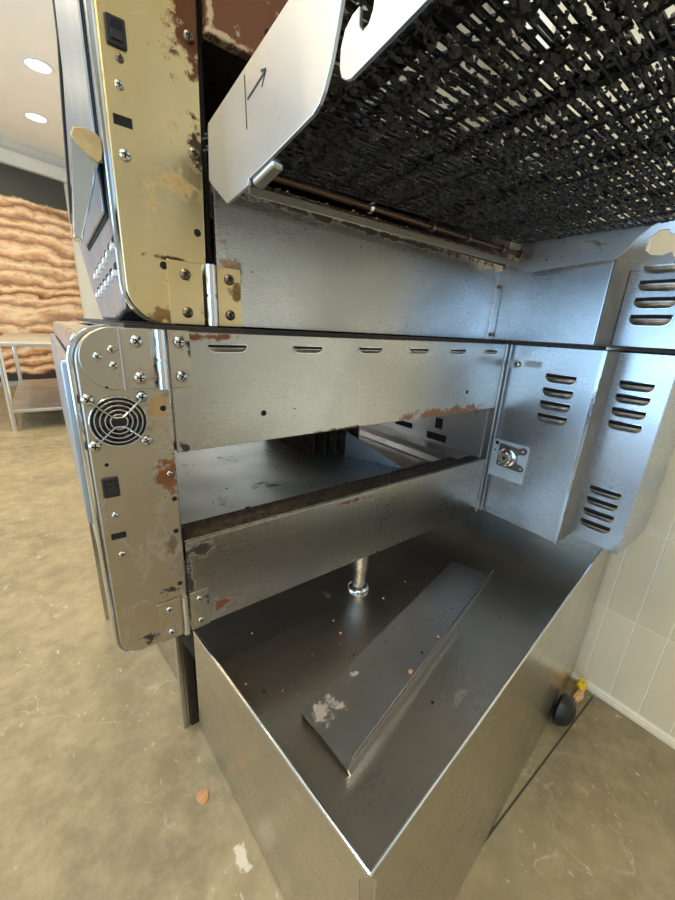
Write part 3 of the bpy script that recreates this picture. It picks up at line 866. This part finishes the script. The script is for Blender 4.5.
# right end of the upper oven
ubx = MB().box((XA+0.001, -0.2285, 0.006), (1.50, 0.60, 0.216)).build('drive_housing', 'steel_blue', UP, bevel=0.002)
pcs = MB().box((1.247, 0.0735, 0.006), (1.2525, 0.09, 0.178)).box((1.2525, 0.0765, 0.006), (1.2715, 0.09, 0.178))
pco = pcs.build('corner_post', 'steel', UP, bevel=0.0008)
for z in (0.022, 0.166):
    place(SCR_D, 'bolt', pco, (1.262, 0.0765, z), (0, 0, 0), 0.7)
MB().px([(0.060, 0.177), (-0.078, 0.178), (-0.066, 0.200), (-0.062, 0.226), (0.066, 0.226)], XA-0.002, XA+0.001).build('corner_gusset', 'steel_blue', ubx, bevel=0.0006)
MB().box((XB-0.001, -0.3975, 0.006), (1.638, -0.2345, 0.224)).build('motor_housing', 'steel_blue', UP, bevel=0.0025)
mhu = [o for o in UP.children if o.name.startswith('motor_housing')][0]
LVU = louver_mesh('louver', 0.092, 0.028, 0.012)
for z in (0.205, 0.161, 0.119, 0.076):
    place(LVU, 'louver', mhu, (XB-0.001, -0.309, z), rA)
MB().box((XA, -0.2345, 0.006), (XB-0.001, -0.2285, 0.216)).build('step_panel', 'steel_toned', UP, bevel=0.001)
# hook plate: rounded hump with a C-shaped notch
hk = [(-0.165, 0.200), (-0.181, 0.246), (-0.205, 0.274), (-0.233, 0.295), (-0.268, 0.308), (-0.305, 0.312), (-0.345, 0.306), (-0.385, 0.285), (-0.3975, 0.225),
      (-0.325, 0.228), (-0.318, 0.243), (-0.296, 0.236), (-0.272, 0.238), (-0.259, 0.250), (-0.259, 0.272), (-0.274, 0.290), (-0.292, 0.292), (-0.299, 0.282), (-0.314, 0.278), (-0.329, 0.262), (-0.335, 0.224), (-0.335, 0.200)]
hk = [(-0.165, 0.200), (-0.181, 0.246), (-0.205, 0.274), (-0.233, 0.295), (-0.268, 0.308), (-0.305, 0.312), (-0.345, 0.306), (-0.385, 0.285), (-0.3975, 0.225), (-0.3975, 0.200),
      (-0.345, 0.200), (-0.340, 0.262), (-0.318, 0.276), (-0.300, 0.280), (-0.296, 0.291), (-0.276, 0.291), (-0.260, 0.276), (-0.258, 0.250), (-0.272, 0.237), (-0.296, 0.233), (-0.315, 0.240), (-0.325, 0.222), (-0.325, 0.200)]
MB().px(hk, XB-0.005, XB-0.001).build('hook_plate', 'steel_blue', UP, True, bevel=0.0008)

# dark slab put in the gap between the two ovens for its shade
gk = MB().pz([(0.19, 0.004), (1.235, 0.004), (1.262, -0.25), (1.37, -0.262), (1.372, -0.398), (1.64, -0.398), (1.64, 1.0), (0.19, 1.0)], -0.004, 0.0038)
go = gk.build('stacking_seam', 'dark_fill', OV)
MB().box((XB-0.004, -0.402, -0.0035), (1.64, -0.398, 0.0035)).box((XA-0.004, -0.27, -0.003), (XB, -0.262, 0.0035)).build('seam_lip', 'steel_inner', OV)

# ------------------------------------------------------------------ conveyor of the upper oven
CV = thing('wire_conveyor', (0.32, -0.3, 0.166), 'blackened wire belt conveyor hanging out of the upper oven slot', 'conveyor')
YE = -0.66
rail = [(-0.026, 0.274), (-0.020, 0.209), (-0.026, 0.203), (-0.085, 0.166), (-0.154, 0.172), (-0.156, 0.178), (-0.209, 0.184), (-0.296, 0.1955), (-0.306, 0.200), (-0.313, 0.207), (-0.323, 0.224), (-0.331, 0.246), (-0.336, 0.262)]
rail += [(-0.345, 0.272), (-0.362, 0.275), (-0.374, 0.266), (-0.376, 0.248), (-0.373, 0.232), (-0.369, 0.2265), (-0.363, 0.225), (-0.358, 0.230), (-0.3575, 0.242)]
rail += [(-0.349, 0.241), (-0.340, 0.236), (-0.335, 0.226), (-0.335, 0.213), (-0.338, 0.206), (-0.344, 0.2025), (-0.351, 0.201), (-0.428, 0.212), (YE, 0.243), (YE, 0.345), (-0.250, 0.297)]
rl = MB().px(rail, 0.3185, 0.3225).build('side_rail', 'steel_bright', CV, False, bevel=0.0008)
# rolled tab at the rail's lower edge
tabp = []
for i in range(7):
    a = math.radians(-90+180*i/6)
    tabp.append((0.321+0.020*(i/6), 0.008*math.cos(a)))
MB().hexa([(0.322, -0.157, 0.172), (0.336, -0.160, 0.168), (0.336, -0.214, 0.177), (0.322, -0.210, 0.179), (0.322, -0.157, 0.182), (0.334, -0.160, 0.177), (0.334, -0.214, 0.186), (0.322, -0.210, 0.189)]).build('rail_tab', 'steel_bright', rl, bevel=0.004, seg=3)
def stroke(mb, p, q, w):
    (a, b), (c, d) = p, q
    L = math.hypot(c-a, d-b)
    nx, nz = -(d-b)/L*w/2, (c-a)/L*w/2
    return mb.px([(a+nx, b+nz), (c+nx, d+nz), (c-nx, d-nz), (a-nx, b-nz)], 0.3179, 0.3184)
mk = MB()
stroke(mk, (-0.158, 0.255), (-0.204, 0.2635), 0.0022)
stroke(mk, (-0.204, 0.264), (-0.193, 0.267), 0.0024)
stroke(mk, (-0.203, 0.263), (-0.194, 0.253), 0.0008)
stroke(mk, (-0.1505, 0.280), (-0.1545, 0.228), 0.0009)
mk.build('ink_arrow', 'ink', rl)
rr = [(0.0, 0.292), (0.0, 0.215), (-0.012, 0.198), (-0.035, 0.192), (-0.115, 0.199), (-0.247, 0.207), (-0.268, 0.227), (-0.285, 0.252), (-0.305, 0.271), (-0.33, 0.280), (YE, 0.282), (YE, 0.293), (-0.203, 0.292)]
XR = 1.222
MB().px(rr, XR, XR+0.004).build('side_rail', 'steel_inner', CV, False, bevel=0.0008)
# belt wires: one mesh, many wires; each has hooks that catch the next wire
PITCH = 0.0133
def wire_mesh(z_off, seed):
    rs = random.Random(seed)
    mb = MB()
    r = 0.0021
    x0, x1 = 0.330, XR-0.004
    cols = [x0+(x1-x0)*k/12 for k in range(13)]
    # straight wire
    mb.cyl((x0, 0, 0), (x1, 0, 0), r, n=6)
    for k, x in enumerate(cols):
        dx = 0.004 if k % 2 else -0.004
        mb.cyl((x, 0, 0), (x+dx, -PITCH*0.98, 0.0012), r*1.1, n=5)
        mb.cyl((x+dx*2.4, 0, 0), (x+dx*1.2, -PITCH*0.98, -0.0012), r*1.0, n=5)
    return mb.mesh('belt_wire', 'wire', True, (0, 0, 0))
wm = [wire_mesh(0, k) for k in range(2)]
def belt_z(x, y):
    """the belt is twisted: level at the right rail, rising outwards at the left one"""
    zl, zr = 0.266-0.09*y, 0.288
    return zl+(zr-zl)*(x-0.330)/(XR-0.334)
RUN = 0.015         # the return run hangs this far below the top run
y = 0.0
while y > YE+0.01:
    for lvl in (0, 1):
        yy = y+random.uniform(-0.0012, 0.0012)+(0.0045 if lvl else 0)
        k_ = belt_z(1, yy)-belt_z(0, yy)
        place(wm[lvl], 'belt_wire', CV, (0, yy, belt_z(0, yy)-(0 if lvl else RUN)+random.uniform(-0.0006, 0.0006)), (0, -math.atan(k_)+random.uniform(-0.001, 0.001), random.uniform(-0.0025, 0.0025)))
    y -= PITCH
for x in (0.43, 0.625, 0.822, 1.03):
    za, zb = belt_z(x, 0.0)-0.011, belt_z(x, YE)-0.011
    MB().hexa([(x-0.014, YE+0.02, zb), (x+0.014, YE+0.02, zb), (x+0.014, 0.0, za), (x-0.014, 0.0, za), (x-0.014, YE+0.02, zb+0.004), (x+0.014, YE+0.02, zb+0.004), (x+0.014, 0.0, za+0.004), (x-0.014, 0.0, za+0.004)]).build('support_bar', 'wire', CV)
# carbonised lumps baked on the wires
cb = MB()
rs = random.Random(11)
def lump(mb, x, y, z, a, b, c):
    vs = []
    for (sx, sy, sz) in ((1, 0, 0), (-1, 0, 0), (0, 1, 0), (0, -1, 0), (0, 0, 1), (0, 0, -1)):
        k = rs.uniform(0.7, 1.3)
        vs.append((x+a*sx*k, y+b*sy*k, z+c*sz*k))
    mb.add(vs, [(0, 2, 4), (2, 1, 4), (1, 3, 4), (3, 0, 4), (2, 0, 5), (1, 2, 5), (3, 1, 5), (0, 3, 5)])
for k in range(17000):
    x = rs.uniform(0.332, XR-0.006)
    if rs.random() < 0.35:
        x = 0.330+(XR-0.334)*rs.randint(0, 12)/12+rs.gauss(0, 0.007)
    y = YE+0.01+(-0.01-YE)*rs.random()
    i = round(-y/PITCH)
    # denser crust near the oven also stands in for the dark inside; thinner outwards
    dens = 1.15-0.55*max(0.0, min(1.0, (-y-0.10)/0.45))
    clump = math.sin(x*23+1.3)*math.sin(y*31+0.7)+math.sin(x*57-2)*math.sin(y*47)
    if x > 1.13:
        dens *= 0.3
    if rs.random() > dens*(0.75+0.35*clump):
        continue
    yy = -i*PITCH+rs.gauss(0, 0.0024)
    z = belt_z(x, yy)-(RUN if rs.random() < 0.6 else 0)+rs.gauss(0, 0.0015)
    a = rs.uniform(0.002, 0.012)
    lump(cb, min(max(x, .334), XR-.01), yy, z, a, rs.uniform(0.0018, 0.0060), rs.uniform(0.0018, 0.0050))
tag(cb.build('carbon_crust', 'carbon', CV), kind='stuff')
# front shaft with collars and the greasy ledge under it
sh_ = MB().cyl((0.36, -0.030, 0.234), (1.215, -0.030, 0.234), 0.0055, n=12).build('drive_shaft', 'rod', CV, True)
for x in (0.62, 0.80, 0.93, 1.08, 1.17):
    MB().cyl((x-0.004, -0.030, 0.234), (x+0.004, -0.030, 0.234), 0.0105, n=14).build('collar', 'screw_d' if x != 0.62 else 'chrome', sh_, True)
ld = MB().hexa([(0.385, -0.012, 0.205), (1.232, -0.012, 0.206), (1.232, 0.03, 0.232), (0.385, 0.03, 0.232), (0.385, -0.012, 0.220), (1.232, -0.012, 0.222), (1.232, 0.03, 0.238), (0.385, 0.03, 0.238)])
ldo = ld.build('greasy_ledge', 'ledge', CV, bevel=0.0015)
rc = MB()
for k in range(150):
    x = rs.uniform(0.40, 1.22)
    a = rs.uniform(0.002, 0.006)
    yy = rs.uniform(-0.010, 0.028)
    lump(rc, x, yy, 0.221+(yy+0.012)*0.38+a*0.3, a, a*0.8, a*0.7)
tag(rc.build('ledge_crumbs', 'rod', ldo), kind='stuff')

# ------------------------------------------------------------------ the stand: a deep steel tray box under the ovens
TA = math.radians(6.6)
CX, CY = 0.315, -0.475
ex = Vector((math.cos(TA), math.sin(TA), 0))
ey = Vector((-math.sin(TA), math.cos(TA), 0))
def tp(u, v, z):
    p = Vector((CX, CY, 0))+ex*u+ey*v
    return (p.x, p.y, z)
RZ = -0.62
LU, LV = 1.375, 1.62
ST = thing('oven_stand', (0.9, 0.3, G), 'deep stainless steel tray stand the two ovens sit on', 'stand')
TK = 0.004
# front (near) wall
fw_ = MB().hexa([tp(0.035, 0, G+0.004), tp(LU, 0, G+0.004), tp(LU, TK, G+0.004), tp(0.035, TK, G+0.004), tp(0.016, 0, RZ-0.028), tp(LU, 0, RZ-0.028), tp(LU, TK, RZ-0.028), tp(0.016, TK, RZ-0.028)])
fw_.hexa([tp(0.016, 0, RZ-0.028), tp(LU, 0, RZ-0.028), tp(LU, TK, RZ-0.028), tp(0.016, TK, RZ-0.028), tp(0.0, 0.0, RZ), tp(LU, 0.0, RZ), tp(LU, TK, RZ), tp(TK, TK, RZ)])
fw_.build('front_wall', 'steel_side', ST, base=None)
VB = 0.508
lw_ = MB().hexa([tp(0.078, 0.03, G+0.002), tp(0.082, 0.03, G+0.002), (0.339, 0.378, G+0.002), (0.335, 0.378, G+0.002), tp(0, 0.016, RZ-0.028), tp(TK, 0.016, RZ-0.028), tp(TK, VB, RZ-0.028), tp(0, VB, RZ-0.028)])
lw_.hexa([tp(0, 0.016, RZ-0.028), tp(TK, 0.016, RZ-0.028), tp(TK, VB, RZ-0.028), tp(0, VB, RZ-0.028), tp(0, 0, RZ), tp(TK, TK, RZ), tp(TK, VB, RZ), tp(0, VB, RZ)])
rw = MB()
w0, w1 = Vector((0.340, 0.435, 0)), Vector((0.340, 0.435, 0))+ey*0.70
rw.hexa([(w0.x, w0.y, G), (w0.x+TK, w0.y, G), (w1.x+TK, w1.y, G), (w1.x, w1.y, G), (w0.x, w0.y, RZ-0.02), (w0.x+TK, w0.y, RZ-0.02), (w1.x+TK, w1.y, RZ-0.02), (w1.x, w1.y, RZ-0.02)])
rw.build('rear_side_wall', 'steel_side', ST)
lw_.build('side_wall', 'steel_side', ST)
MB().hexa([tp(0.078, 0.03, G), tp(0.08, 0.034, G), tp(0.04, 0.006, G), tp(0.036, 0.002, G), tp(0.001, 0.016, RZ-0.026), tp(0.006, 0.018, RZ-0.026), tp(0.020, 0.006, RZ-0.026), tp(0.016, 0.001, RZ-0.026)]).build('corner_strip', 'steel_tray', ST)
MB().hexa([tp(LU-TK, 0, G), tp(LU, 0, G), tp(LU, LV, G), tp(LU-TK, LV, G), tp(LU-TK, 0, RZ), tp(LU, 0, RZ), tp(LU, LV, RZ), tp(LU-TK, LV, RZ)]).build('side_wall', 'steel_side', ST)
MB().hexa([tp(0, LV-TK, G), tp(LU, LV-TK, G), tp(LU, LV, G), tp(0, LV, G), tp(0, LV-TK, RZ), tp(LU, LV-TK, RZ), tp(LU, LV, RZ), tp(0, LV, RZ)]).build('back_wall', 'steel_side', ST)
MB().hexa([tp(TK+0.02, TK, TF-0.005), tp(LU-TK, TK, TF-0.005), tp(LU-TK, LV-TK, TF-0.005), tp(TK+0.02, LV-TK, TF-0.005), tp(TK+0.016, TK, TF), tp(LU-TK, TK, TF), tp(LU-TK, LV-TK, TF), tp(TK+0.016, LV-TK, TF)]).build('tray_floor', 'steel_tray', ST)
# bright rolled rim
rim = MB().tube([tp(0.002, VB, RZ), tp(0.002, 0.002, RZ)], 0.0028, 8)
rim.build('rim', 'chrome', ST, True)
MB().tube([tp(0.002, 0.002, RZ), tp(LU, 0.002, RZ)], 0.0028, 8).build('rim', 'chrome', ST, True)
# channel post beside the stand
pm = MB().box((0.288, 0.400, G), (0.302, 0.430, RZ-0.01)).box((0.302, 0.407, G), (0.312, 0.430, RZ-0.01)).box((0.312, 0.397, G), (0.338, 0.430, RZ-0.01), 1)
pmo = pm.build('channel_post', ['steel_tray', 'dark_fill'], ST, bevel=0.002)
# castor at the wall end
wc = MB().lathe(tp(1.14, -0.028, G+0.060), tuple(ey), [(0.004, -0.040), (0.024, -0.037), (0.044, -0.026), (0.057, -0.008), (0.060, 0.012), (0.045, 0.022), (0.012, 0.024)], 28).build('castor_wheel', 'rubber', ST, True)

# bent sheet lying in the tray
SH = thing('bent_sheet', (0.77, -0.16, TF), 'loose bent steel sheet lying aslant in the stand tray', 'sheet')
a, b, c, d = Vector((0.402, -0.181, TF+0.024)), Vector((0.418, -0.310, TF+0.012)), Vector((1.178, -0.124, TF+0.012)), Vector((1.118, -0.018, TF+0.022))
nn_ = Vector((0, 0, 0.002))
def quadslab(mb, p, t):
    return mb.hexa([q-t for q in p]+[q for q in p])
sp = MB()
quadslab(sp, [a, b, c, d], nn_)
ob = sp.build('sheet_face', 'steel_sheet', SH)
lipdir = Vector((0.02, -0.012, 0.0))
b2, c2 = b+Vector((0.010, -0.002, 0.026)), c+Vector((0.002, -0.010, 0.020))
quadslab(MB(), [b, b+Vector((0.0035, -0.0025, 0)), c+Vector((0.0035, -0.0025, 0)), c], nn_)
lp = MB().hexa([b-nn_, b-nn_+Vector((0.002, -0.003, 0)), c-nn_+Vector((0.002, -0.003, 0)), c-nn_, b2, b2+Vector((0.002, -0.003, 0)), c2+Vector((0.002, -0.003, 0)), c2])
lp.build('upturned_lip', 'steel_sheet', SH)
MB().tube([b2, c2], 0.0016, 6).build('lip_edge', 'chrome', SH, True)
MB().tube([a, b], 0.0011, 6).build('cut_edge', 'chrome', SH, True)
dn = MB().hexa([a+Vector((0, 0, -0.024)), a+Vector((0.002, 0.002, -0.024)), d+Vector((0.002, 0.002, -0.022)), d+Vector((0, 0, -0.022)), a, a+Vector((0.002, 0.002, 0)), d+Vector((0.002, 0.002, 0)), d])
dn.build('downturned_flange', 'steel_sheet', SH)
skt = MB().hexa([b+Vector((0.004, -0.004, -0.012)), b+Vector((0.006, -0.006, -0.012)), c+Vector((0.006, -0.006, -0.012)), c+Vector((0.004, -0.004, -0.012)), b, b+Vector((0.002, -0.003, 0)), c+Vector((0.002, -0.003, 0)), c])
skt.build('downturned_flange', 'steel_sheet', SH)

# crumbs scattered in the tray and on the sheet
def crumb_mesh(seed, mat):
    r = random.Random(seed)
    bm = bmesh.new()
    bmesh.ops.create_icosphere(bm, subdivisions=1, radius=0.004*S)
    for v in bm.verts:
        v.co *= r.uniform(0.6, 1.35)
        v.co.z *= 0.7
    me = bpy.data.meshes.new('crumb')
    bm.to_mesh(me)
    bm.free()
    me.materials.append(MT[mat])
    return me
cd_ = [crumb_mesh(k, 'crumb_dark') for k in range(3)]
ct_ = [crumb_mesh(k+5, 'crumb_tan') for k in range(3)]
rs = random.Random(21)
tray_pts = [(0.368, -0.078, 0, 1.3), (0.423, -0.217, 0, 1.0), (0.66, -0.31, 0, 0.9), (0.585, -0.01, 0, 1.6)]
k = 0
while len(tray_pts) < 40:
    x, y = rs.uniform(0.34, 1.0), rs.uniform(-0.12, 0.10)
    if y > -0.16+0.16*(x-0.4)/0.7-0.0 and rs.random() < 0.9:
        tray_pts.append((x, y, rs.random() < 0.45, rs.uniform(0.35, 0.8)))
for x, y, tan, sc in tray_pts:
    mth_ = rs.choice(ct_ if tan else cd_)
    o = place(mth_, 'crumb', None, (x, y, TF+0.0026*sc), (0, 0, rs.uniform(0, 6)), sc)
    tag(o, 'tiny toasted tan crumb on the tray floor' if tan else 'tiny burnt black crumb on the tray floor', 'crumb', 'tan crumbs in the tray' if tan else 'black crumbs in the tray')
def on_sheet(s, t):
    p = (a*(1-s)+d*s)*(1-t)+(b*(1-s)+c*s)*t
    return p
for s, t_, tan, sc in ((0.33, 0.90, 1, 1.5), (0.52, 0.93, 1, 0.9), (0.42, 0.86, 0, 0.9), (0.62, 0.75, 0, 0.6), (0.68, 0.8, 0, 0.6), (0.75, 0.85, 0, 0.6), (0.5, 0.35, 0, 0.5), (0.37, 0.2, 0, 0.6), (0.58, 0.6, 0, 0.5), (0.8, 0.9, 0, 0.5), (0.45, 0.1, 0, 0.5)):
    p = on_sheet(s, t_)
    o = place((ct_ if tan else cd_)[0], 'crumb', None, (p.x, p.y, p.z+0.0026*sc), (0, 0, rs.uniform(0, 6)), sc)
    tag(o, 'toasted tan crumb caught on the bent sheet' if tan else 'tiny burnt black crumb on the bent sheet', 'crumb', 'tan crumbs on the sheet' if tan else 'black crumbs on the sheet')

# chip on the floor, wrapper in the wall corner
ch = MB().prism([(0.018*math.cos(q)*(1+0.12*math.sin(3*q)), 0.022*math.sin(q)) for q in [2*PI*i/14 for i in range(14)]], lambda p, q: (0.276+p, 0.162+q, G), lambda p, q: (0.276+p*0.9, 0.162+q*0.9, G+0.004)).build('floor_chip', 'chip', base=(0.276, 0.162, G))
tag(ch, 'small orange-brown chip lying on the concrete beside the stand', 'chip')
wp = thing('crumpled_wrapper', (1.63, -0.352, G), 'crumpled yellow and peach wrapper on the floor in the wall corner', 'wrapper')
def crumple(name, mat, c0, rad, seed, stretch):
    r = random.Random(seed)
    bm = bmesh.new()
    bmesh.ops.create_icosphere(bm, subdivisions=2, radius=1)
    mb = MB()
    vs = []
    for v in bm.verts:
        kf = r.uniform(0.7, 1.2)
        vs.append((c0[0]+v.co.x*rad*kf*stretch[0], c0[1]+v.co.y*rad*kf*stretch[1], max(G+0.001, c0[2]+v.co.z*rad*kf*stretch[2])))
    mb.add(vs, [[q.index for q in f.verts] for f in bm.faces])
    bm.free()
    return mb.build(name, mat, wp)
crumple('yellow_film', 'yellow', (1.655, -0.362, G+0.028), 0.026, 2, (1, 0.8, 1.1))
crumple('peach_film', 'peach', (1.605, -0.372, G+0.020), 0.024, 4, (1.4, 0.7, 0.8))
